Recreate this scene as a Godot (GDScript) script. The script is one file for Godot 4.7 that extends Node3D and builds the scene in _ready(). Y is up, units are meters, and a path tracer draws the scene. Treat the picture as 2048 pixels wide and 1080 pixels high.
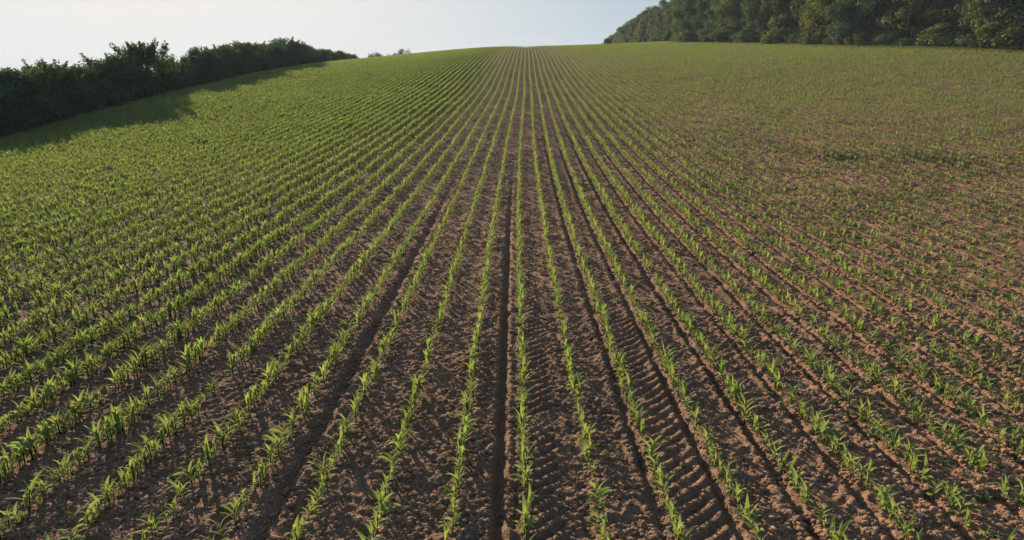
extends Node3D

const ROW := 0.75
const EYE := 4.5
const SUN_UP := 14.2      # degrees above the horizon
const SUN_SIDE := 29.0    # degrees to the hedge side of straight ahead
const EXPOSURE := 2.4
# terrain heights over the distance ahead: along the middle, 40 m towards the hedge, 60 m towards the wood
const MID := [[-3000, -15], [-300, -3], [-50, -0.4], [0, 0.0], [20, 0.0], [31.5, 0.27], [45, 0.78], [73, 2.0], [90, 3.1], [111, 4.66], [135, 6.5], [169, 8.8], [200, 10.55], [222, 10.9], [260, 9.6], [340, 5.5], [600, -5], [1200, -14], [4000, -22]]
const HEDGE_SIDE := [[-3000, -15], [-300, -3], [-50, -1.0], [0, -0.8], [37, -1.2], [53.6, -0.5], [61, 0.3], [69, 1.1], [90, 2.6], [107, 3.85], [138, 5.45], [167, 6.35], [195, 7.0], [222, 7.1], [260, 6.0], [340, 2.5], [600, -6], [1200, -14], [4000, -22]]
const WOOD_SIDE := [[-3000, -15], [-300, -3], [-50, 0.0], [0, 0.5], [30, 1.1], [60, 3.1], [94, 6.5], [126, 8.6], [180, 11.6], [215, 13.2], [250, 13.6], [300, 12.6], [380, 9.0], [600, -2], [1200, -14], [4000, -22]]

var rng := RandomNumberGenerator.new()
var noise := FastNoiseLite.new()
var cells := FastNoiseLite.new()
var broad := FastNoiseLite.new()
var tables := {}
var used := {}
var M := {}

# ---------------------------------------------------------------- helpers
func numbered(called: String) -> String:
	var n: int = used.get(called, 0)
	used[called] = n + 1
	return called if n == 0 else "%s_%03d" % [called, n]

func thing(called: String, label: String, category: String, at := Vector3.ZERO, group := "") -> Node3D:
	var o := Node3D.new()
	o.name = numbered(called)
	add_child(o)
	o.position = at
	o.set_meta("label", label)
	o.set_meta("category", category)
	if group != "":
		o.set_meta("group", group)
	return o

func part(called: String, mesh: Mesh, mat: Material, parent: Node3D, t := Transform3D()) -> MeshInstance3D:
	var o := MeshInstance3D.new()
	o.name = called
	o.mesh = mesh
	o.material_override = mat
	o.transform = t
	parent.add_child(o, true)
	return o

func copies(called: String, mesh: Mesh, mat: Material, where: Array, tints: Array, parent: Node3D) -> MultiMeshInstance3D:
	var mm := MultiMesh.new()
	mm.transform_format = MultiMesh.TRANSFORM_3D
	mm.use_colors = tints.size() > 0
	mm.mesh = mesh
	mm.instance_count = where.size()
	for i in where.size():
		mm.set_instance_transform(i, where[i])
		if tints.size():
			mm.set_instance_color(i, tints[i])
	var o := MultiMeshInstance3D.new()
	o.name = called
	o.multimesh = mm
	o.material_override = mat
	parent.add_child(o, true)
	o.set_meta("kind", "stuff")
	return o

func to_mesh(v: PackedVector3Array, n: PackedVector3Array, c: PackedColorArray, idx: PackedInt32Array) -> ArrayMesh:
	var a := []
	a.resize(Mesh.ARRAY_MAX)
	a[Mesh.ARRAY_VERTEX] = v
	a[Mesh.ARRAY_NORMAL] = n
	if c.size():
		a[Mesh.ARRAY_COLOR] = c
	a[Mesh.ARRAY_INDEX] = idx
	var m := ArrayMesh.new()
	m.add_surface_from_arrays(Mesh.PRIMITIVE_TRIANGLES, a)
	return m

# ---------------------------------------------------------------- terrain
func tabulate(t: Array) -> PackedFloat32Array:
	# half-metre samples from -100 to 700 of a smooth curve through the points
	var out := PackedFloat32Array()
	out.resize(1601)
	for i in 1601:
		out[i] = curve(t, -100.0 + i * 0.5)
	return out

func curve(t: Array, u: float) -> float:
	var k := 0
	while k < t.size() - 2 and u > t[k + 1][0]:
		k += 1
	var a: Array = t[maxi(k - 1, 0)]
	var b: Array = t[k]
	var c: Array = t[k + 1]
	var d: Array = t[mini(k + 2, t.size() - 1)]
	var w: float = c[0] - b[0]
	var m0: float = (c[1] - a[1]) / (c[0] - a[0])
	var m1: float = (d[1] - b[1]) / (d[0] - b[0])
	var s: float = clampf((u - b[0]) / w, 0.0, 1.0)
	var s2 := s * s
	var s3 := s2 * s
	return (2 * s3 - 3 * s2 + 1) * b[1] + (s3 - 2 * s2 + s) * w * m0 + (3 * s2 - 2 * s3) * c[1] + (s3 - s2) * w * m1

func look(name_: String, u: float) -> float:
	if u < -100.0 or u >= 699.0:
		return curve({"m": MID, "h": HEDGE_SIDE, "w": WOOD_SIDE}[name_], u)
	var t: PackedFloat32Array = tables[name_]
	var f := (u + 100.0) * 2.0
	var i := int(f)
	return lerpf(t[i], t[i + 1], f - i)

func hill(x: float, u: float) -> float:
	var m := look("m", u)
	if x < 0.0:
		var t := -x / 40.0
		return m + (look("h", u) - m) * (pow(t, 1.5) if t < 1.0 else minf(1.0 + 1.5 * (t - 1.0), 3.0))
	var r := x / 60.0
	return m + (look("w", u) - m) * (pow(r, 1.4) if r < 1.0 else minf(1.0 + 1.0 * (r - 1.0), 1.5))

func drift(u: float) -> float:
	# how the drilled rows bend sideways
	var a := u - 20.0
	return 0.13 + 0.0205 * (a + sqrt(a * a + 64.0)) * 0.5 + 0.03 * sin(u * 0.11) - 0.03 * sin(u * 0.047 + 1.0)

func groove_depth(k: int) -> float:
	if k >= 2:
		return [0.13, 0.15, 0.1, 0.12, 0.16, 0.11, 0.14][k % 7]
	if k >= -1:
		return 0.02
	return [0.03, 0.05, 0.04, 0.02][(-k) % 4]

func soil(x: float, u: float, fine: float) -> float:
	# clods, grooves beside the rows, furrows and tyre treads; fine fades the smallest relief
	var q := x - drift(u)
	var k := roundi(q / ROW)
	var o := q - k * ROW
	var h := 0.0
	var wob := noise.get_noise_2d(u * 2.0, k * 31.0) * 0.03
	var g := (o + 0.11 + wob) / 0.052
	var near := clampf((90.0 - u) / 50.0, 0.0, 1.0)
	var deep := near * groove_depth(k) * (0.75 + 0.6 * noise.get_noise_2d(u * 1.3 + 50.0, k * 17.0))
	h -= deep * exp(-g * g)
	var r := (o + 0.21 + wob) / 0.06
	h += deep * 0.35 * exp(-r * r)
	var rough := 1.0
	# the deep straight furrow and the wide shallow one
	var f1 := (q + 0.285 + wob * 0.4) / 0.06
	if absf(f1) < 4.0:
		var fade := clampf((34.0 - u) / 18.0, 0.0, 1.0)
		h -= fade * 0.1 * exp(-f1 * f1)
		h += fade * 0.03 * exp(-pow(absf(f1) - 1.9, 2.0) * 2.0)
		rough -= 0.4 * fade * exp(-f1 * f1)
	var f2 := (q + 2.66 + wob) / 0.085
	if absf(f2) < 4.0:
		var fade2 := clampf((32.0 - u) / 14.0, 0.0, 1.0)
		h -= fade2 * (0.075 * exp(-f2 * f2) - 0.025 * exp(-pow(absf(f2) - 1.8, 2.0) * 2.0))
		rough -= 0.4 * exp(-f2 * f2)
	# tyre treads
	for tr in [[0.1, 0.4, 1.0], [1.66, 2.06, 1.0], [3.12, 3.6, 0.35], [-4.4, -4.0, 0.35], [7.6, 8.1, 0.5]]:
		if q > tr[0] - 0.06 and q < tr[1] + 0.06:
			var e := smoothstep(tr[0] - 0.06, tr[0] + 0.03, q) * (1.0 - smoothstep(tr[1] - 0.03, tr[1] + 0.06, q))
			e *= clampf(0.8 + noise.get_noise_2d(u * 0.9, q * 3.0 + tr[0] * 40.0) * 1.1, 0.0, 1.0)
			var mid: float = (tr[0] + tr[1]) * 0.5
			var ph := (u - (q - mid) * 0.85) / 0.215
			var fr := ph - floorf(ph)
			var bar := smoothstep(0.0, 0.14, fr) * (1.0 - smoothstep(0.5, 0.72, fr))
			h += e * tr[2] * (bar * 0.055 - 0.028)
			rough -= e * 0.58 * tr[2]
	# clods
	var c := cells.get_noise_2d(x, u)
	var n := noise.get_noise_2d(x * 6.0, u * 6.0)
	var n2 := noise.get_noise_2d(x * 1.7 + 90.0, u * 1.7)
	var small := clampf((38.0 - u) / 26.0, 0.0, 1.0)
	h += rough * (0.034 * n * lerpf(0.8, 1.0, small) + 0.028 * n2 - 0.045 * fine * c * (0.7 + 0.6 * n2) * lerpf(0.35, 1.0, small))
	if small > 0.0:
		h += rough * small * 0.02 * noise.get_noise_2d(x * 22.0, u * 22.0)
	return h

func ground_at(x: float, u: float) -> float:
	var s := 0.0
	if u > 4.0 and u < 135.0 and x > -46.0 and x < 70.0:
		s = soil(x, u, 0.7)
	return hill(x, u) + s

func soil_tint(x: float, u: float) -> Color:
	var a := broad.get_noise_2d(x * 2.2, u * 0.9)
	var b := noise.get_noise_2d(x * 1.1 + 7.0, u * 1.1)
	var w := clampf((x - 2.0) / 22.0, -0.6, 1.0)
	var base := Color(0.29, 0.176, 0.115).lerp(Color(0.315, 0.184, 0.115), w)
	var k := 1.0 + 0.2 * a + 0.16 * b
	return Color(base.r * k, base.g * k * (1.0 - 0.05 * a), base.b * k * (1.0 - 0.08 * a))

func patch(xs: PackedFloat32Array, us: PackedFloat32Array, fine: float, v: Array) -> void:
	# one rectangular sheet of terrain appended to v = [positions, normals, colours, indices]; its rim is turned down so that sheets of different fineness close up
	var nx := xs.size()
	var nu := us.size()
	var hs := PackedFloat32Array()
	hs.resize(nx * nu)
	for j in nu:
		var u := us[j]
		for i in nx:
			var x := xs[i]
			hs[j * nx + i] = hill(x, u) + (soil(x, u, fine) if fine > 0.0 else 0.0)
	var pos: PackedVector3Array = v[0]
	var nor: PackedVector3Array = v[1]
	var col: PackedColorArray = v[2]
	var idx: PackedInt32Array = v[3]
	var first := pos.size()
	for j in nu:
		for i in nx:
			var i0 := maxi(i - 1, 0)
			var i1 := mini(i + 1, nx - 1)
			var j0 := maxi(j - 1, 0)
			var j1 := mini(j + 1, nu - 1)
			var dx := (hs[j * nx + i1] - hs[j * nx + i0]) / (xs[i1] - xs[i0])
			var du := (hs[j1 * nx + i] - hs[j0 * nx + i]) / (us[j1] - us[j0])
			pos.append(Vector3(xs[i], hs[j * nx + i], -us[j]))
			nor.append(Vector3(-dx, 1.0, du).normalized())
			col.append(soil_tint(xs[i], us[j]))
	for j in nu - 1:
		for i in nx - 1:
			var a := first + j * nx + i
			idx.append_array(PackedInt32Array([a, a + nx, a + 1, a + 1, a + nx, a + nx + 1]))
	var rim := PackedInt32Array()
	for i in nx: rim.append(first + i)
	for j in range(1, nu): rim.append(first + j * nx + nx - 1)
	for i in range(nx - 2, -1, -1): rim.append(first + (nu - 1) * nx + i)
	for j in range(nu - 2, -1, -1): rim.append(first + j * nx)
	for r in rim.size() - 1:
		var b := pos.size()
		for e in [rim[r], rim[r + 1]]:
			pos.append(pos[e] - Vector3(0, 0.25, 0))
			nor.append(nor[e])
			col.append(col[e])
		idx.append_array(PackedInt32Array([rim[r], rim[r + 1], b, rim[r + 1], b + 1, b]))
	v[0] = pos
	v[1] = nor
	v[2] = col
	v[3] = idx

func steps(a: float, b: float, d: float) -> PackedFloat32Array:
	var n := maxi(1, roundi((b - a) / d))
	var out := PackedFloat32Array()
	for i in n + 1:
		out.append(lerpf(a, b, float(i) / n))
	return out

func lines(a: Array) -> PackedFloat32Array:
	var out := PackedFloat32Array()
	for x in a: out.append(x)
	return out

# ---------------------------------------------------------------- plants
func leaf_arrays(length: float, width: float, rise: float, bend: float, twist: float, segs: int, out: Array, t: Transform3D, tone: Color) -> void:
	# a maize blade: starts steeply at its sheath, arches over, keeled along the midrib
	var pos: PackedVector3Array = out[0]
	var nor: PackedVector3Array = out[1]
	var col: PackedColorArray = out[2]
	var idx: PackedInt32Array = out[3]
	var first := pos.size()
	var at := Vector3.ZERO
	var ang := rise
	for i in segs + 1:
		var s := float(i) / segs
		var w := width * 0.5 * (0.45 + 0.55 * sin(minf(s * 2.6, 1.0) * PI * 0.5)) * pow(maxf(1.0 - s, 0.0), 0.55) + 0.0006
		var fwd := Vector3(cos(ang), sin(ang), 0)
		var up := Vector3(-sin(ang), cos(ang), 0)
		var roll := twist * s
		var side := Vector3(0, 0, 1) * cos(roll) + up * sin(roll)
		var face := up * cos(roll) - Vector3(0, 0, 1) * sin(roll)
		var keel := w * 0.42 * (1.0 - 0.6 * s)
		for e in [-1.0, 0.0, 1.0]:
			pos.append(t * (at + side * w * e + face * keel * absf(e)))
			nor.append((t.basis * (face - side * e * 0.4)).normalized())
			col.append(tone)
		at += fwd * length / segs
		ang -= bend / segs * (0.4 + 1.2 * s)
	for i in segs:
		var a := first + i * 3
		for e in 2:
			idx.append_array(PackedInt32Array([a + e, a + e + 3, a + e + 1, a + e + 1, a + e + 3, a + e + 4]))
	out[0] = pos
	out[1] = nor
	out[2] = col
	out[3] = idx

func stem_arrays(height: float, radius: float, sides: int, out: Array, tone: Color) -> void:
	var pos: PackedVector3Array = out[0]
	var nor: PackedVector3Array = out[1]
	var col: PackedColorArray = out[2]
	var idx: PackedInt32Array = out[3]
	var first := pos.size()
	for j in 3:
		for i in sides:
			var a := TAU * i / sides
			var r: float = radius * [1.0, 0.85, 0.35][j]
			pos.append(Vector3(cos(a) * r, [-0.03, 0.45, 1.0][j] * height, sin(a) * r))
			nor.append(Vector3(cos(a), 0.1, sin(a)))
			col.append(tone)
	for j in 2:
		for i in sides:
			var a := first + j * sides + i
			var b := first + j * sides + (i + 1) % sides
			idx.append_array(PackedInt32Array([a, a + sides, b, b, a + sides, b + sides]))
	out[0] = pos
	out[1] = nor
	out[2] = col
	out[3] = idx

func fresh() -> Array:
	return [PackedVector3Array(), PackedVector3Array(), PackedColorArray(), PackedInt32Array()]

func made(v: Array) -> ArrayMesh:
	return to_mesh(v[0], v[1], v[2], v[3])

func blade_plan(r: RandomNumberGenerator) -> Array:
	# the blades of one young maize plant: [height on stem, yaw, length, width, rise, bend, twist]
	var out := []
	var n := r.randi_range(5, 6)
	var yaw := r.randf() * TAU
	for i in n:
		var s := float(i) / (n - 1)
		out.append([0.035 + 0.115 * s, yaw + PI * i + r.randf_range(-0.5, 0.5), lerpf(0.115, 0.205, sin(s * PI * 0.8)) * r.randf_range(0.75, 1.2),
			lerpf(0.034, 0.048, sin(s * PI)) * r.randf_range(0.85, 1.2), lerpf(0.85, 1.4, s) + r.randf_range(-0.2, 0.2), lerpf(1.9, 1.1, s) * r.randf_range(0.6, 1.4), r.randf_range(-1.1, 1.1)])
	return out

func plant_mesh(segs: int, r: RandomNumberGenerator) -> ArrayMesh:
	var v := fresh()
	stem_arrays(0.17, 0.009, 5, v, Color(0.8, 0.95, 0.9))
	for b in blade_plan(r):
		var k := r.randf_range(0.85, 1.12)
		leaf_arrays(b[2], b[3] * (1.0 if segs > 3 else 1.25), b[4], b[5], b[6], segs, v, Transform3D(Basis(Vector3.UP, b[1]), Vector3(0, b[0], 0)), Color(k, k, k))
	return made(v)

func weed_mesh(kind: int, r: RandomNumberGenerator) -> ArrayMesh:
	var v := fresh()
	if kind == 0:   # a grassy tuft
		for i in 14:
			leaf_arrays(r.randf_range(0.06, 0.15), 0.007, r.randf_range(0.6, 1.4), r.randf_range(0.4, 1.6), 0.3, 3, v, Transform3D(Basis(Vector3.UP, r.randf() * TAU), Vector3(r.randf_range(-0.02, 0.02), 0, r.randf_range(-0.02, 0.02))), Color(1, 1, 1) * r.randf_range(0.8, 1.15))
	else:           # a low broad-leaved weed
		for i in 11:
			var h := r.randf_range(0.0, 0.07)
			leaf_arrays(r.randf_range(0.04, 0.09), r.randf_range(0.022, 0.04), r.randf_range(0.1, 0.9), r.randf_range(0.3, 1.0), 0.2, 3, v, Transform3D(Basis(Vector3.UP, r.randf() * TAU), Vector3(r.randf_range(-0.03, 0.03), h, r.randf_range(-0.03, 0.03))), Color(1, 1, 1) * r.randf_range(0.8, 1.15))
	return made(v)

func clod_mesh(r: RandomNumberGenerator) -> ArrayMesh:
	var s := SphereMesh.new()
	s.radius = 1.0
	s.height = 2.0
	s.radial_segments = 8
	s.rings = 4
	var a := s.get_mesh_arrays()
	var pos: PackedVector3Array = a[Mesh.ARRAY_VERTEX]
	var nz := FastNoiseLite.new()
	nz.seed = r.randi()
	nz.frequency = 0.55
	for i in pos.size():
		var p := pos[i]
		pos[i] = p * (1.0 + 0.55 * nz.get_noise_3dv(p * 1.4) + 0.25 * nz.get_noise_3dv(p * 4.0))
	a[Mesh.ARRAY_VERTEX] = pos
	var m := ArrayMesh.new()
	m.add_surface_from_arrays(Mesh.PRIMITIVE_TRIANGLES, a)
	var st := SurfaceTool.new()
	st.create_from(m, 0)
	st.deindex()
	st.set_smooth_group(-1)
	st.generate_normals()
	return st.commit()

# ---------------------------------------------------------------- trees
func crown_mesh(r: RandomNumberGenerator, o: Dictionary) -> ArrayMesh:
	# leaves spread over clumps of uneven size that fill a crown of height 1 m per unit; all lengths in metres
	var pos := PackedVector3Array()
	var nor := PackedVector3Array()
	var col := PackedColorArray()
	var idx := PackedInt32Array()
	var H: float = o.height
	var R: float = o.radius
	var low: float = o.low
	var clumps := []
	for c in o.clumps:
		var y := r.randf()
		var prof: float = sqrt(maxf(0.0, 1.0 - pow(absf(y - o.belly) / (1.0 - o.belly if y > o.belly else o.belly + 0.25), 2.2)))
		var a := r.randf() * TAU
		var d: float = R * prof * sqrt(r.randf_range(0.12, 1.0))
		var cr: float = o.clump * r.randf_range(0.6, 1.35) * (0.65 + 0.5 * prof)
		clumps.append([Vector3(cos(a) * d, lerpf(low, H - o.clump * 0.7, y), sin(a) * d), cr, r.randf_range(0.72, 1.25), r.randf_range(-0.06, 0.05)])
	for s in o.get("sprays", 0):   # loose twigs that stand out of the top
		var a := r.randf() * TAU
		var d: float = R * r.randf_range(0.1, 0.9)
		var b := Vector3(cos(a) * d, H * r.randf_range(0.55, 0.8), sin(a) * d)
		var tip: Vector3 = b + Vector3(cos(a) * r.randf_range(0.2, 0.8), r.randf_range(0.5, 1.0), sin(a) * r.randf_range(0.2, 0.8)) * H * 0.21
		for q in 7:
			clumps.append([b.lerp(tip, q / 6.0), 0.27 * (1.15 - q * 0.13), 1.05, 0.02])
	var leaf: float = o.leaf
	for c in clumps:
		var n := int(o.density * pow(c[1] / o.clump, 2.0)) + 3
		for i in n:
			var dir := Vector3(r.randfn(), r.randfn() * 0.9 + 0.25, r.randfn()).normalized()
			var p: Vector3 = c[0] + dir * c[1] * Vector3(1.0, 0.8, 1.0) * pow(r.randf(), 0.4)
			if p.y < 0.05:
				p.y = r.randf() * 0.4
			var nn := (dir + Vector3(r.randfn(), r.randfn(), r.randfn()) * 0.55).normalized()
			var tx := nn.cross(Vector3(r.randfn(), r.randfn(), r.randfn())).normalized()
			var ty := nn.cross(tx)
			var L := leaf * r.randf_range(0.65, 1.35)
			var k: float = c[2] * r.randf_range(0.8, 1.2)
			var tone := Color(k * (1.0 + c[3]), k, k * (1.0 - c[3]))
			var f := pos.size()
			pos.append(p - tx * L)
			pos.append(p + ty * L * 0.55 + nn * L * 0.18)
			pos.append(p + tx * L)
			pos.append(p - ty * L * 0.55 + nn * L * 0.18)
			for e in 4:
				nor.append(nn)
				col.append(tone)
			idx.append_array(PackedInt32Array([f, f + 1, f + 2, f, f + 2, f + 3]))
	return to_mesh(pos, nor, col, idx)

func tube(st: SurfaceTool, a: Vector3, b: Vector3, ra: float, rb: float, sides := 6) -> void:
	var d := (b - a).normalized()
	var x := d.cross(Vector3(0.31, 0.2, 0.93)).normalized()
	var y := d.cross(x)
	for i in sides:
		var p := TAU * i / sides
		var q := TAU * (i + 1) / sides
		var p0 := x * cos(p) + y * sin(p)
		var q0 := x * cos(q) + y * sin(q)
		for w in [a + p0 * ra, b + p0 * rb, a + q0 * ra, a + q0 * ra, b + p0 * rb, b + q0 * rb]:
			st.add_vertex(w)

func trunk_mesh(r: RandomNumberGenerator, h: float, rad: float, spread: float, stems: int) -> ArrayMesh:
	var st := SurfaceTool.new()
	st.begin(Mesh.PRIMITIVE_TRIANGLES)
	for s in stems:
		var lean := Vector3(r.randf_range(-1, 1), 0, r.randf_range(-1, 1)) * (0.12 if stems == 1 else 0.45)
		var at := Vector3(lean.x * 0.3, -0.3, lean.z * 0.3)
		var rr := rad
		for k in 5:
			var nx := at + Vector3(lean.x * h * 0.2 + r.randf_range(-0.1, 0.1), h * 0.2, lean.z * h * 0.2 + r.randf_range(-0.1, 0.1))
			tube(st, at, nx, rr, rr * 0.8)
			if k > 0:
				for b in 2:
					var a := r.randf() * TAU
					tube(st, nx, nx + Vector3(cos(a) * spread * r.randf_range(0.4, 0.8), h * r.randf_range(0.08, 0.2), sin(a) * spread * r.randf_range(0.4, 0.8)), rr * 0.4, rr * 0.1, 5)
			at = nx
			rr *= 0.8
	st.generate_normals()
	return st.commit()

func tree(called: String, label: String, category: String, kind: Dictionary, at: Vector3, size: Vector3, turn: float, tint: Material, group: String) -> Node3D:
	var o := thing(called, label, category, at, group)
	var t := Transform3D(Basis(Vector3.UP, turn).scaled(Vector3.ONE), Vector3.ZERO)
	t.basis = Basis.from_scale(size) * t.basis
	part("trunk", kind.trunk, M.bark, o, t)
	part("crown", kind.crown, tint, o, t)
	return o

# ---------------------------------------------------------------- materials
func noise_texture(seed_: int, freq: float, ramp: Array, size := 512, octaves := 5) -> NoiseTexture2D:
	var n := FastNoiseLite.new()
	n.seed = seed_
	n.frequency = freq
	n.fractal_octaves = octaves
	n.fractal_gain = 0.6
	var t := NoiseTexture2D.new()
	t.width = size
	t.height = size
	t.seamless = true
	t.noise = n
	if ramp.size():
		var g := Gradient.new()
		g.offsets = PackedFloat32Array(ramp.map(func(e): return e[0]))
		g.colors = PackedColorArray(ramp.map(func(e): return e[1]))
		t.color_ramp = g
	return t

func leafy(c: Color, through: Color, rough := 0.8) -> StandardMaterial3D:
	var m := StandardMaterial3D.new()
	m.albedo_color = c.linear_to_srgb()
	m.vertex_color_use_as_albedo = true
	m.roughness = rough
	m.metallic_specular = 0.22
	m.cull_mode = BaseMaterial3D.CULL_DISABLED
	m.backlight_enabled = true
	m.backlight = through.linear_to_srgb()
	return m

func materials() -> void:
	var s := StandardMaterial3D.new()
	s.vertex_color_use_as_albedo = true
	s.albedo_texture = noise_texture(4, 0.02, [[0.0, Color(0.55, 0.55, 0.57)], [0.4, Color(0.8, 0.79, 0.78)], [0.7, Color(0.97, 0.96, 0.94)], [1.0, Color(1, 1, 1)]], 1024)
	s.uv1_triplanar = true
	s.uv1_world_triplanar = true
	s.uv1_scale = Vector3(0.83, 0.83, 0.83)
	s.roughness = 1.0
	s.metallic_specular = 0.15
	s.heightmap_enabled = true
	s.heightmap_texture = noise_texture(9, 0.05, [], 1024)
	s.heightmap_scale = 2.4
	M.soil = s
	var c := s.duplicate()
	c.uv1_scale = Vector3(4, 4, 4)
	c.heightmap_scale = 0.4
	M.clod = c
	M.maize = leafy(Color(0.232, 0.28, 0.1), Color(0.97, 1.0, 0.52), 0.7)
	M.stem = leafy(Color(0.15, 0.21, 0.06), Color(0.1, 0.12, 0.04), 0.6)
	M.weed = leafy(Color(0.105, 0.165, 0.06), Color(0.5, 0.6, 0.2))
	M.dark_weed = leafy(Color(0.06, 0.11, 0.045), Color(0.35, 0.45, 0.2))
	M.dry_grass = leafy(Color(0.22, 0.2, 0.07), Color(0.5, 0.5, 0.2))
	M.hedge = leafy(Color(0.07, 0.108, 0.045), Color(0.62, 0.72, 0.25))
	M.hedge_pale = leafy(Color(0.09, 0.125, 0.055), Color(0.7, 0.75, 0.3))
	M.wood_a = leafy(Color(0.108, 0.138, 0.05), Color(0.55, 0.6, 0.2))
	M.wood_b = leafy(Color(0.085, 0.12, 0.05), Color(0.5, 0.58, 0.2))
	M.wood_c = leafy(Color(0.125, 0.142, 0.052), Color(0.6, 0.62, 0.2))
	var b := StandardMaterial3D.new()
	b.albedo_color = Color(0.09, 0.07, 0.05).linear_to_srgb()
	b.roughness = 0.95
	M.bark = b
	var p := StandardMaterial3D.new()
	p.albedo_color = Color(0.6, 0.58, 0.5).linear_to_srgb()
	p.roughness = 0.8
	M.post = p

# ---------------------------------------------------------------- sky
func sky_picture(sun_at: Vector3) -> ImageTexture:
	# clear evening air: pale haze along the horizon, blue above, whiter all round towards the sun
	var w := 512
	var h := 256
	var im := Image.create_empty(w, h, false, Image.FORMAT_RGBF)
	for j in h:
		var el := (0.5 - (j + 0.5) / h) * PI
		for i in w:
			var az := (i + 0.5) / w * TAU   # the picture's left edge lies straight ahead
			var d := Vector3(sin(az) * cos(el), sin(el), -cos(az) * cos(el))
			var e := maxf(rad_to_deg(el), 0.0)
			var c := Color(0.62, 0.7, 0.73).lerp(Color(0.31, 0.49, 0.62), 1.0 - exp(-e / 4.0)).lerp(Color(0.13, 0.24, 0.44), 1.0 - exp(-e / 38.0))
			var g := rad_to_deg(acos(clampf(d.dot(sun_at), -1.0, 1.0)))
			c = c.lerp(Color(0.89, 0.87, 0.84), exp(-pow(g / 36.0, 3.0)))
			im.set_pixel(i, j, Color(c.r / EXPOSURE, c.g / EXPOSURE, c.b / EXPOSURE))
	return ImageTexture.create_from_image(im)

# ---------------------------------------------------------------- scene
func _ready() -> void:
	rng.seed = 20
	var cam := Camera3D.new()
	cam.name = "camera"
	add_child(cam)
	cam.position = Vector3(0, EYE, 0)
	cam.rotation_degrees = Vector3(-16.5, 0, 0)
	cam.fov = 43.6
	cam.near = 0.1
	cam.far = 6000.0
	cam.current = true

	var sun_at := Vector3(-sin(deg_to_rad(SUN_SIDE)) * cos(deg_to_rad(SUN_UP)), sin(deg_to_rad(SUN_UP)), -cos(deg_to_rad(SUN_SIDE)) * cos(deg_to_rad(SUN_UP)))
	var sky_mat := PanoramaSkyMaterial.new()
	sky_mat.panorama = sky_picture(sun_at)
	var sky := Sky.new()
	sky.sky_material = sky_mat
	var env := Environment.new()
	env.background_mode = Environment.BG_SKY
	env.sky = sky
	env.tonemap_mode = Environment.TONE_MAPPER_LINEAR
	env.tonemap_exposure = EXPOSURE
	env.sdfgi_enabled = true
	env.ssao_enabled = true
	env.ssil_enabled = true
	env.fog_enabled = true
	env.fog_density = 0.0002
	env.fog_light_color = Color(0.86, 0.92, 1.0)
	var we := WorldEnvironment.new()
	we.name = "world_environment"
	we.environment = env
	add_child(we)

	var sun := DirectionalLight3D.new()
	sun.name = "sun"
	add_child(sun)
	sun.light_energy = 1.6
	sun.light_color = Color(1.0, 0.93, 0.82)
	sun.light_angular_distance = 0.6
	sun.shadow_enabled = true
	sun.rotation_degrees = Vector3(-SUN_UP, -180.0 + SUN_SIDE, 0.0)

	noise.seed = 3
	noise.frequency = 1.0
	noise.fractal_octaves = 3
	cells.seed = 5
	cells.noise_type = FastNoiseLite.TYPE_CELLULAR
	cells.cellular_return_type = FastNoiseLite.RETURN_DISTANCE
	cells.frequency = 9.0
	cells.fractal_type = FastNoiseLite.FRACTAL_NONE
	broad.seed = 11
	broad.frequency = 0.06
	tables = {"m": tabulate(MID), "h": tabulate(HEDGE_SIDE), "w": tabulate(WOOD_SIDE)}
	materials()

	build_ground()
	build_crop()
	build_weeds()
	build_clods()
	build_hedge()
	build_wood()

func build_ground() -> void:
	var v := fresh()
	patch(steps(-10.0, 10.0, 0.025), steps(4.6, 12.0, 0.025), 1.0, v)
	patch(steps(-60.0, -10.0, 1.0), steps(4.6, 12.0, 0.5), 0.0, v)
	patch(steps(10.0, 80.0, 1.0), steps(4.6, 12.0, 0.5), 0.0, v)
	patch(steps(-29.0, 29.0, 0.06), steps(12.0, 36.0, 0.07), 1.0, v)
	patch(steps(-60.0, -29.0, 1.0), steps(12.0, 36.0, 0.5), 0.0, v)
	patch(steps(29.0, 80.0, 1.0), steps(12.0, 36.0, 0.5), 0.0, v)
	patch(steps(-46.0, 60.0, 0.107), steps(36.0, 75.0, 0.12), 1.0, v)
	patch(steps(-60.0, -46.0, 1.0), steps(36.0, 75.0, 1.0), 0.0, v)
	patch(steps(60.0, 80.0, 1.0), steps(36.0, 75.0, 1.0), 0.0, v)
	patch(steps(-46.0, 70.0, 0.22), steps(75.0, 135.0, 0.35), 1.0, v)
	patch(steps(-60.0, -46.0, 1.0), steps(75.0, 135.0, 1.0), 0.0, v)
	patch(steps(70.0, 80.0, 1.0), steps(75.0, 135.0, 1.0), 0.0, v)
	patch(steps(-60.0, 80.0, 0.7), steps(135.0, 240.0, 1.1), 0.0, v)
	var far_x := [-3000, -1500, -700, -400, -250, -160, -110, -80, -60]
	var far_u := [240, 260, 290, 330, 380, 450, 600, 900, 1500, 3000]
	var wide: Array = far_x + [-40, -20, 0, 20, 40, 60, 80, 110, 160, 250, 400, 700, 1500, 3000]
	patch(lines(wide), lines(far_u), 0.0, v)
	patch(lines(wide), lines([-1500, -600, -200, -80, -30, -10, 0, 4.6]), 0.0, v)
	patch(lines(far_x), steps(4.6, 240.0, 5.0), 0.0, v)
	patch(lines([80, 110, 160, 250, 400, 700, 1500, 3000]), steps(4.6, 240.0, 5.0), 0.0, v)
	var o := part("ground", made(v), M.soil, self)
	o.set_meta("kind", "structure")
	o.set_meta("label", "reddish brown drilled arable soil rising to a gentle crest")

func in_view(x: float, u: float, room: float) -> bool:
	return absf(x) < 0.79 * (u + 1.0) + room

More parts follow.
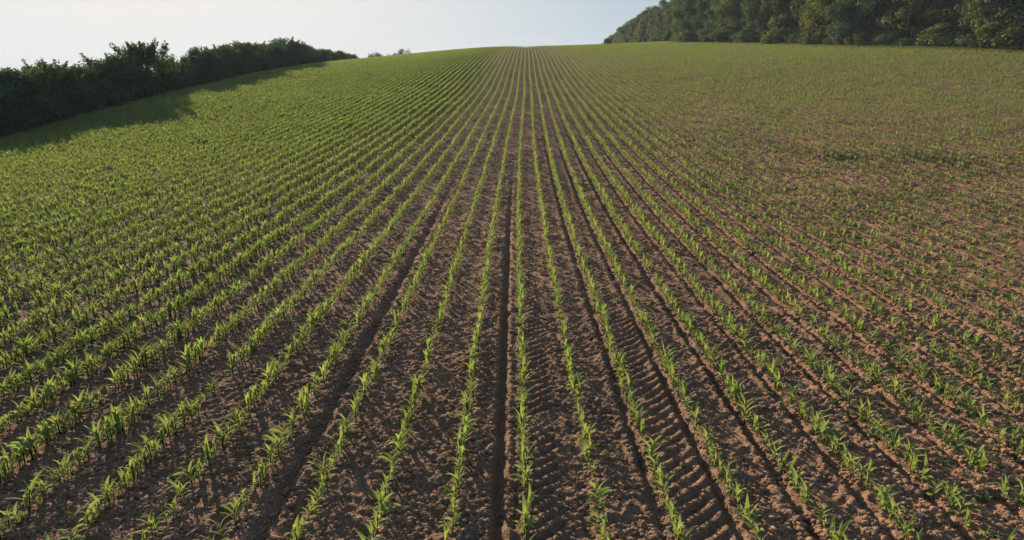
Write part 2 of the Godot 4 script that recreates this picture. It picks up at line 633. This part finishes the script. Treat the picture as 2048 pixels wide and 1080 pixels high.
func row_label(k: int) -> String:
	var words := ["first", "second", "third", "fourth", "fifth", "sixth", "seventh", "eighth", "ninth", "tenth", "eleventh", "twelfth"]
	if k == 0:
		return "young maize plant in the row between the deep straight furrow and the tyre tread track"
	if k < 0:
		return "young maize plant in the %s row from the deep straight furrow towards the hedge" % words[mini(-k - 1, 11)]
	return "young maize plant in the %s row beyond the tyre track, towards the wood" % words[mini(k - 1, 11)]

func build_crop() -> void:
	var r := RandomNumberGenerator.new()
	r.seed = 77
	# where every plant stands
	var spots := []
	for k in range(-54, 92):
		var u := 4.7 + r.randf() * 0.1
		while u < 232.0:
			var x := k * ROW + drift(u) + 0.03 * noise.get_noise_2d(u * 0.25, k * 3.1) + r.randfn() * (0.014 + 0.02 * smoothstep(3.0, 9.0, absf(k * ROW)))
			var gap := lerpf(0.12, 0.068, smoothstep(-2.0, -7.0, x))
			var here := u
			u += gap * r.randf_range(0.45, 1.55)
			if x < -39.6 + 1.4 * (1.0 - smoothstep(70.0, 110.0, here)) + 0.4 * sin(here * 0.3) or x > wood_edge(here) - 2.6:
				continue
			if not in_view(x, here, 1.5):
				continue
			var weak := smoothstep(2.5, 14.0, x) * (1.0 - 0.35 * smoothstep(45.0, 110.0, here))
			var lost := noise.get_noise_2d(here * 0.45, k * 9.7)
			var miss := 0.05 + 0.25 * weak + (0.7 if lost > 0.48 - 0.14 * weak else 0.0) + 0.25 * maxf(0.0, broad.get_noise_2d(x * 5.0, here * 3.0) - 0.25)
			if r.randf() < miss:
				continue
			var sc := (r.randf_range(0.72, 1.22) if r.randf() < 0.85 else r.randf_range(0.4, 0.7)) * (1.03 - 0.25 * weak + 0.1 * smoothstep(-2.0, -8.0, x) + 0.3 * smoothstep(22.0, 75.0, here)) * (1.0 + 0.12 * broad.get_noise_2d(x * 2.0, here * 2.0))
			spots.append([x, here, sc, k, r.randf() * TAU])
	spots.sort_custom(func(a, b): return a[1] < b[1])
	# the nearest in view are plants of their own, each with its stem and blades
	var kinds := []
	for i in 10:
		kinds.append(blade_plan(r))
	var stem := fresh()
	stem_arrays(0.17, 0.009, 6, stem, Color(1, 1, 1))
	var stem_mesh := made(stem)
	var blades := {}
	var near := 0
	var rest := [[], [], [], [], [], []]
	var tints := [[], [], [], [], [], []]
	for s in spots:
		var x: float = s[0]
		var u: float = s[1]
		var y := ground_at(x, u) - 0.005
		var lean := Basis(Vector3(1, 0, 0), r.randfn() * 0.07) * Basis(Vector3(0, 0, 1), r.randfn() * 0.07)
		var basis := (lean * Basis(Vector3.UP, s[4])).scaled_local(Vector3.ONE * s[2])
		if near < 300 and u > 5.55 and absf(x) < 0.765 * (u * 0.959 + 1.28):
			var o := thing("maize_plant", row_label(s[3]), "maize", Vector3(x, y, -u), "maize plants at the near end of the rows")
			o.basis = basis
			part("stem", stem_mesh, M.stem, o)
			var plan: int = r.randi() % 10
			for b in kinds[plan].size():
				var key: int = plan * 10 + b
				var d: Array = kinds[plan][b]
				if not blades.has(key):
					var v := fresh()
					var tone := Color(1, 1, 1) * r.randf_range(0.88, 1.12)
					leaf_arrays(d[2], d[3], d[4], d[5], d[6], 8, v, Transform3D(), tone)
					blades[key] = made(v)
				part("leaf", blades[key], M.maize, o, Transform3D(Basis(Vector3.UP, d[1]), Vector3(0, d[0], 0)))
			near += 1
			continue
		var slot := (r.randi() % 4) if u < 40.0 else 4 + r.randi() % 2
		rest[slot].append(Transform3D(basis, Vector3(x, y, -u)))
		var t := r.randf_range(0.86, 1.14)
		tints[slot].append(Color(t * r.randf_range(0.92, 1.08), t, t * 0.95))
	var crop := Node3D.new()
	crop.name = "maize_crop"
	add_child(crop)
	crop.set_meta("kind", "stuff")
	crop.set_meta("label", "rows of young maize running up the slope to the crest")
	crop.set_meta("category", "maize")
	for i in 6:
		copies("maize", plant_mesh(7 if i < 4 else 3, r), M.maize, rest[i], tints[i], crop)

func build_weeds() -> void:
	var r := RandomNumberGenerator.new()
	r.seed = 5
	var tufts := []
	var broads := []
	for i in 260000:
		var u := 5.0 + 100.0 * pow(r.randf(), 0.75)
		var x := r.randf_range(-1.0, 1.0) * (0.79 * (u + 1.0) + 1.5)
		var side := smoothstep(2.0, 11.0, x)
		var want := 0.025 + 0.6 * side + 0.5 * smoothstep(-2.5, -8.0, x)
		want *= clampf(0.6 + 1.6 * broad.get_noise_2d(x * 4.0 + 300.0, u * 4.0), 0.05, 1.6)
		if x < -39.0 or x > 62.0 or r.randf() > want:
			continue
		var sc := r.randf_range(0.45, 1.25)
		var t := Transform3D(Basis(Vector3.UP, r.randf() * TAU).scaled(Vector3.ONE * sc), Vector3(x, ground_at(x, u) - 0.004, -u))
		if r.randf() < 0.62:
			tufts.append(t)
		else:
			broads.append(t)
	var w := Node3D.new()
	w.name = "weeds"
	add_child(w)
	w.set_meta("kind", "stuff")
	w.set_meta("label", "small grass tufts and broad-leaved weeds scattered between the maize rows")
	w.set_meta("category", "weeds")
	copies("grass_tuft", weed_mesh(0, r), M.weed, tufts, [], w)
	copies("broad_weed", weed_mesh(1, r), M.weed, broads, [], w)
	# the dark patches of taller weeds
	var clump := []
	for e in [[15.6, 32.8, 2.6, 0.8, 210], [19.8, 31.6, 2.4, 1.0, 220], [21.0, 29.5, 4.0, 2.0, 150], [22.0, 26.0, 1.6, 0.5, 60]]:
		for i in e[4]:
			var x: float = e[0] + r.randfn() * e[2] * 0.5
			var u: float = e[1] + r.randfn() * e[3] - (x - e[0]) * 0.12
			clump.append(Transform3D(Basis(Vector3.UP, r.randf() * TAU).scaled(Vector3.ONE * r.randf_range(0.6, 1.8)), Vector3(x, ground_at(x, u), -u)))
	var dp := copies("weed_patch", weed_mesh(1, r), M.dark_weed, clump, [], self)
	dp.set_meta("label", "dark green patch of taller weeds among the sparse maize")
	dp.set_meta("category", "weeds")

func build_clods() -> void:
	var r := RandomNumberGenerator.new()
	r.seed = 8
	var where := []
	var tints := []
	for i in 420000:
		var u := 4.8 + 62.0 * pow(r.randf(), 2.1)
		var x := r.randf_range(-1.0, 1.0) * (0.79 * (u + 1.0) + 1.0)
		var q := x - drift(u)
		if absf(q + 0.285) < 0.08 and u < 24.0 and r.randf() < 0.9:
			continue
		if (q > 0.08 and q < 0.42 or q > 1.6 and q < 2.15) and r.randf() < 0.93:
			continue
		var lumpy := noise.get_noise_2d(x * 1.3 + 40.0, u * 1.3)
		if r.randf() < 0.45 - 1.3 * lumpy:
			continue
		var sc := (0.006 + (0.022 + 0.03 * maxf(lumpy, 0.0)) * pow(r.randf(), 3.0) + 0.00035 * u) * clampf((69.0 - u) / 30.0, 0.15, 1.0)
		var b := Basis.from_euler(Vector3(r.randf() * TAU, r.randf() * TAU, r.randf() * TAU)).scaled(Vector3(1, 0.75, 1) * sc)
		where.append(Transform3D(b, Vector3(x, ground_at(x, u) + sc * 0.15, -u)))
		var c := soil_tint(x, u)
		var k := r.randf_range(0.85, 1.35)
		if r.randf() < 0.012:
			c = Color(0.34, 0.31, 0.28)
			k = r.randf_range(0.8, 1.3)
		tints.append(Color(c.r * k, c.g * k, c.b * k))
	var o := copies("soil_clods", clod_mesh(r), M.clod, where, tints, self)
	o.set_meta("label", "loose brown soil clods and small stones between the rows")
	o.set_meta("category", "soil")

func build_hedge() -> void:
	var r := RandomNumberGenerator.new()
	r.seed = 31
	var loose := []
	var dense := []
	for i in 3:
		loose.append({"height": 5.0, "radius": 2.3, "crown": crown_mesh(r, {"height": 5.0, "radius": 2.2, "low": 0.3, "belly": 0.42, "clumps": 34, "clump": 0.75, "density": 110, "leaf": 0.1, "sprays": 44}), "trunk": trunk_mesh(r, 4.2, 0.09, 1.3, 4)})
		dense.append({"height": 5.0, "radius": 2.5, "crown": crown_mesh(r, {"height": 5.0, "radius": 2.3, "low": 0.3, "belly": 0.5, "clumps": 48, "clump": 0.85, "density": 120, "leaf": 0.115, "sprays": 8}), "trunk": trunk_mesh(r, 4.2, 0.13, 1.4, 2)})
	# x, distance, height, kind (0 loose, 1 dense), label
	var list := [
		[-42.5, 43.0, 5.6, 1, ""], [-43.0, 47.5, 5.8, 1, ""], [-42.5, 51.5, 5.4, 0, ""], [-43.5, 55.2, 5.2, 1, ""], [-42.5, 57.5, 4.7, 0, ""], [-43.0, 59.7, 3.5, 0, ""],
		[-42.5, 61.7, 4.9, 0, "feathery hedge tree with open twiggy top beside the hedge's widest gap"], [-43.5, 65.6, 4.2, 0, ""], [-42.5, 66.2, 4.1, 0, ""], [-43.5, 71.5, 3.9, 0, ""],
		[-42.5, 72.5, 5.0, 1, "broad-shouldered hedge tree against the tallest hedge tree"], [-43.0, 75.4, 4.7, 1, ""], [-42.5, 79.0, 6.2, 0, "tallest hedge tree, pale rounded top standing clear of the hedge"],
		[-43.5, 85.6, 3.9, 0, "low pale bush in the dip after the tallest hedge tree"], [-42.5, 87.8, 3.3, 0, ""], [-43.5, 93.0, 3.6, 0, ""], [-42.5, 95.6, 4.8, 1, ""], [-43.0, 100.1, 3.7, 0, ""],
		[-42.5, 103.5, 4.7, 1, ""], [-43.5, 111.4, 4.8, 1, ""], [-42.5, 114.6, 4.9, 0, ""], [-43.5, 122.8, 4.5, 1, ""], [-42.5, 126.3, 4.6, 1, ""],
		[-43.0, 135.1, 5.5, 1, "dark dense round tree where the hedge starts to dwindle"], [-42.5, 140.7, 4.5, 1, ""], [-43.5, 150.1, 4.0, 0, ""], [-42.5, 156.9, 3.4, 1, ""], [-43.5, 166.0, 3.4, 0, ""], [-42.5, 175.0, 3.0, 1, ""], [-43.0, 186.1, 2.4, 1, "small last bush where the hedge meets the crest"]]
	for e in list:
		e[2] += 0.5 * (1.0 - smoothstep(55.0, 75.0, e[1]))
		e[0] += 1.6 * (1.0 - smoothstep(70.0, 110.0, e[1]))
		var kind: Dictionary = (dense if e[3] else loose)[r.randi() % 3]
		var k: float = e[2] / 5.0
		var wide := k * r.randf_range(0.95, 1.2) + (0.25 if e[1] > 100 else 0.0)
		var label: String = e[4]
		if label == "":
			label = "dense dark hedge tree shading the edge of the field" if e[3] else "loose twiggy hedge tree shading the edge of the field"
		tree("hedge_tree", label, "tree", kind, Vector3(e[0], hill(e[0], e[1]) - 0.1, -e[1]), Vector3(wide, k, wide), r.randf() * TAU, M.hedge_pale if e[3] == 0 and r.randf() < 0.3 else M.hedge, "trees of the hedge along the field edge")
	# the closed lower body of the hedge
	var shrub := []
	for i in 3:
		shrub.append({"crown": crown_mesh(r, {"height": 2.8, "radius": 1.7, "low": 0.0, "belly": 0.35, "clumps": 30, "clump": 0.65, "density": 120, "leaf": 0.1, "sprays": 6}), "trunk": trunk_mesh(r, 2.2, 0.06, 0.8, 4)})
	var u := 40.0
	while u < 188.0:
		var x := -42.2 + r.randf_range(-0.8, 0.6) + 1.6 * (1.0 - smoothstep(70.0, 110.0, u))
		var k := r.randf_range(0.85, 1.15) * (1.0 if u < 150.0 else 0.75)
		tree("hedge_shrub", "dark bushy shrub at the hedge foot " + ("under the open twiggy trees" if u < 70.0 else "near the tallest hedge tree" if u < 88.0 else "before the dark dense round tree" if u < 130.0 else "beyond the dark dense round tree"), "shrub", shrub[r.randi() % 3], Vector3(x, hill(x, u) - 0.05, -u), Vector3(k * 1.1, k, k * 1.1), r.randf() * TAU, M.hedge, "shrubs at the foot of the hedge")
		u += 2.0 * r.randf_range(0.8, 1.2)
	# far trees that show over the crest
	for i in 3:
		dense[i] = {"crown": crown_mesh(r, {"height": 5.0, "radius": 2.6, "low": 0.3, "belly": 0.5, "clumps": 40, "clump": 0.9, "density": 90, "leaf": 0.12}), "trunk": trunk_mesh(r, 3.4, 0.15, 1.2, 1)}
	for e in [[-67.5, 318.0, 9.6, "low far tree top just clear of the last hedge bush"], [-60.5, 312.0, 11.6, "far rounded tree top showing over the field's crest"], [-53.0, 318.0, 10.4, "flat far tree top on the crest, paired with a rounder one"], [-48.0, 312.0, 11.4, "round far tree top farthest from the hedge over the crest"]]:
		var kind: Dictionary = dense[r.randi() % 3]
		var s: float = e[2] / 5.0
		tree("far_tree", e[3], "tree", kind, Vector3(e[0], hill(e[0], e[1]) - 0.1, -e[1]), Vector3(s * 0.75, s, s * 0.75), r.randf() * TAU, M.hedge, "far trees beyond the crest")

func build_wood() -> void:
	var r := RandomNumberGenerator.new()
	r.seed = 63
	var kinds := []
	for i in 5:
		kinds.append({"crown": crown_mesh(r, {"height": 14.0, "radius": 4.2, "low": 1.0, "belly": [0.45, 0.5, 0.4, 0.55, 0.45][i], "clumps": 100, "clump": 1.25, "density": 140, "leaf": 0.2, "sprays": 0}), "trunk": trunk_mesh(r, 11.0, 0.25, 2.5, 1)})
	var mats := [M.wood_a, M.wood_b, M.wood_c]
	var tone := ["mid green", "dark green", "olive green"]
	# trees along the edge of the wood, then rows behind that fill the gaps
	for line in 3:
		var u := 78.0
		while u < 420.0:
			var x := wood_edge(u) + 4.0 + line * 6.5 + r.randf_range(-1.6, 1.6)
			var k := r.randf_range(0.85, 1.15) + line * 0.12
			var w := k * r.randf_range(0.9, 1.15)
			var m := r.randi() % 3
			if in_view(x, u, 12.0):
				var label: String = ("%s broadleaf tree at the front of the woodland edge" if line == 0 else "%s broadleaf tree standing behind the front of the woodland") % tone[m]
				if u > 180.0:
					label += ", half hidden by the crest"
				tree("woodland_tree", label, "tree", kinds[r.randi() % 5], Vector3(x, hill(x, u) - 0.2, -u), Vector3(w, k, w), r.randf() * TAU, mats[m], "trees of the wood")
			u += (4.6 + line * 1.2) * r.randf_range(0.8, 1.25) * (1.0 if u < 180.0 else 1.5)
	# shrubs and grass at the foot of the wood
	var shrub := []
	for i in 3:
		shrub.append({"crown": crown_mesh(r, {"height": 3.0, "radius": 2.0, "low": 0.0, "belly": 0.35, "clumps": 24, "clump": 0.8, "density": 90, "leaf": 0.17, "sprays": 4}), "trunk": trunk_mesh(r, 2.2, 0.06, 0.9, 4)})
	var u := 78.0
	while u < 260.0:
		var x := wood_edge(u) + r.randf_range(-0.5, 1.2)
		var k := r.randf_range(0.5, 1.25)
		var m := r.randi() % 3
		if in_view(x, u, 6.0):
			tree("woodland_shrub", "%s shrub at the foot of the woodland edge" % tone[m], "shrub", shrub[r.randi() % 3], Vector3(x, hill(x, u) - 0.05, -u), Vector3(k * 1.2, k, k * 1.2), r.randf() * TAU, mats[m], "shrubs at the foot of the wood")
		u += 2.6 * r.randf_range(0.7, 1.6)
	var blades := []
	for i in 26000:
		var uu := r.randf_range(78.0, 240.0)
		var x := wood_edge(uu) - 1.8 + r.randf_range(-1.3, 1.8)
		if in_view(x, uu, 4.0):
			blades.append(Transform3D(Basis(Vector3.UP, r.randf() * TAU).scaled(Vector3.ONE * r.randf_range(2.0, 4.5)), Vector3(x, hill(x, uu) - 0.02, -uu)))
	var g := copies("grass_verge", weed_mesh(0, r), M.dry_grass, blades, [], self)
	g.set_meta("label", "strip of tall yellowish grass between the maize and the wood")
	g.set_meta("category", "grass")
	# a lone bush on the crest and a pale post by the wood
	var b := tree("lone_bush", "tiny lone bush on the crest before the wood begins", "bush", shrub[0], Vector3(28.5, hill(28.5, 212.0) - 0.1, -212.0), Vector3(0.5, 0.75, 0.5), 1.0, M.wood_b, "")
	var post := thing("marker_post", "short pale post standing at the foot of the wood", "post", Vector3(52.5, hill(52.5, 175.0), -175.0))
	var st := SurfaceTool.new()
	st.begin(Mesh.PRIMITIVE_TRIANGLES)
	tube(st, Vector3(0, -0.3, 0), Vector3(0, 1.3, 0), 0.12, 0.11, 8)
	st.generate_normals()
	part("shaft", st.commit(), M.post, post)
	var st2 := SurfaceTool.new()
	st2.begin(Mesh.PRIMITIVE_TRIANGLES)
	tube(st2, Vector3(0, 1.3, 0), Vector3(0, 1.42, 0), 0.14, 0.02, 8)
	st2.generate_normals()
	part("cap", st2.commit(), M.post, post)

func wood_edge(u: float) -> float:
	# the line of the wood's edge, as metres to the side
	return 66.5 - 0.21 * (clampf(u, 60.0, 185.0) - 95.0) + 0.02 * maxf(u - 185.0, 0.0) + 1.0 * sin(u * 0.09)
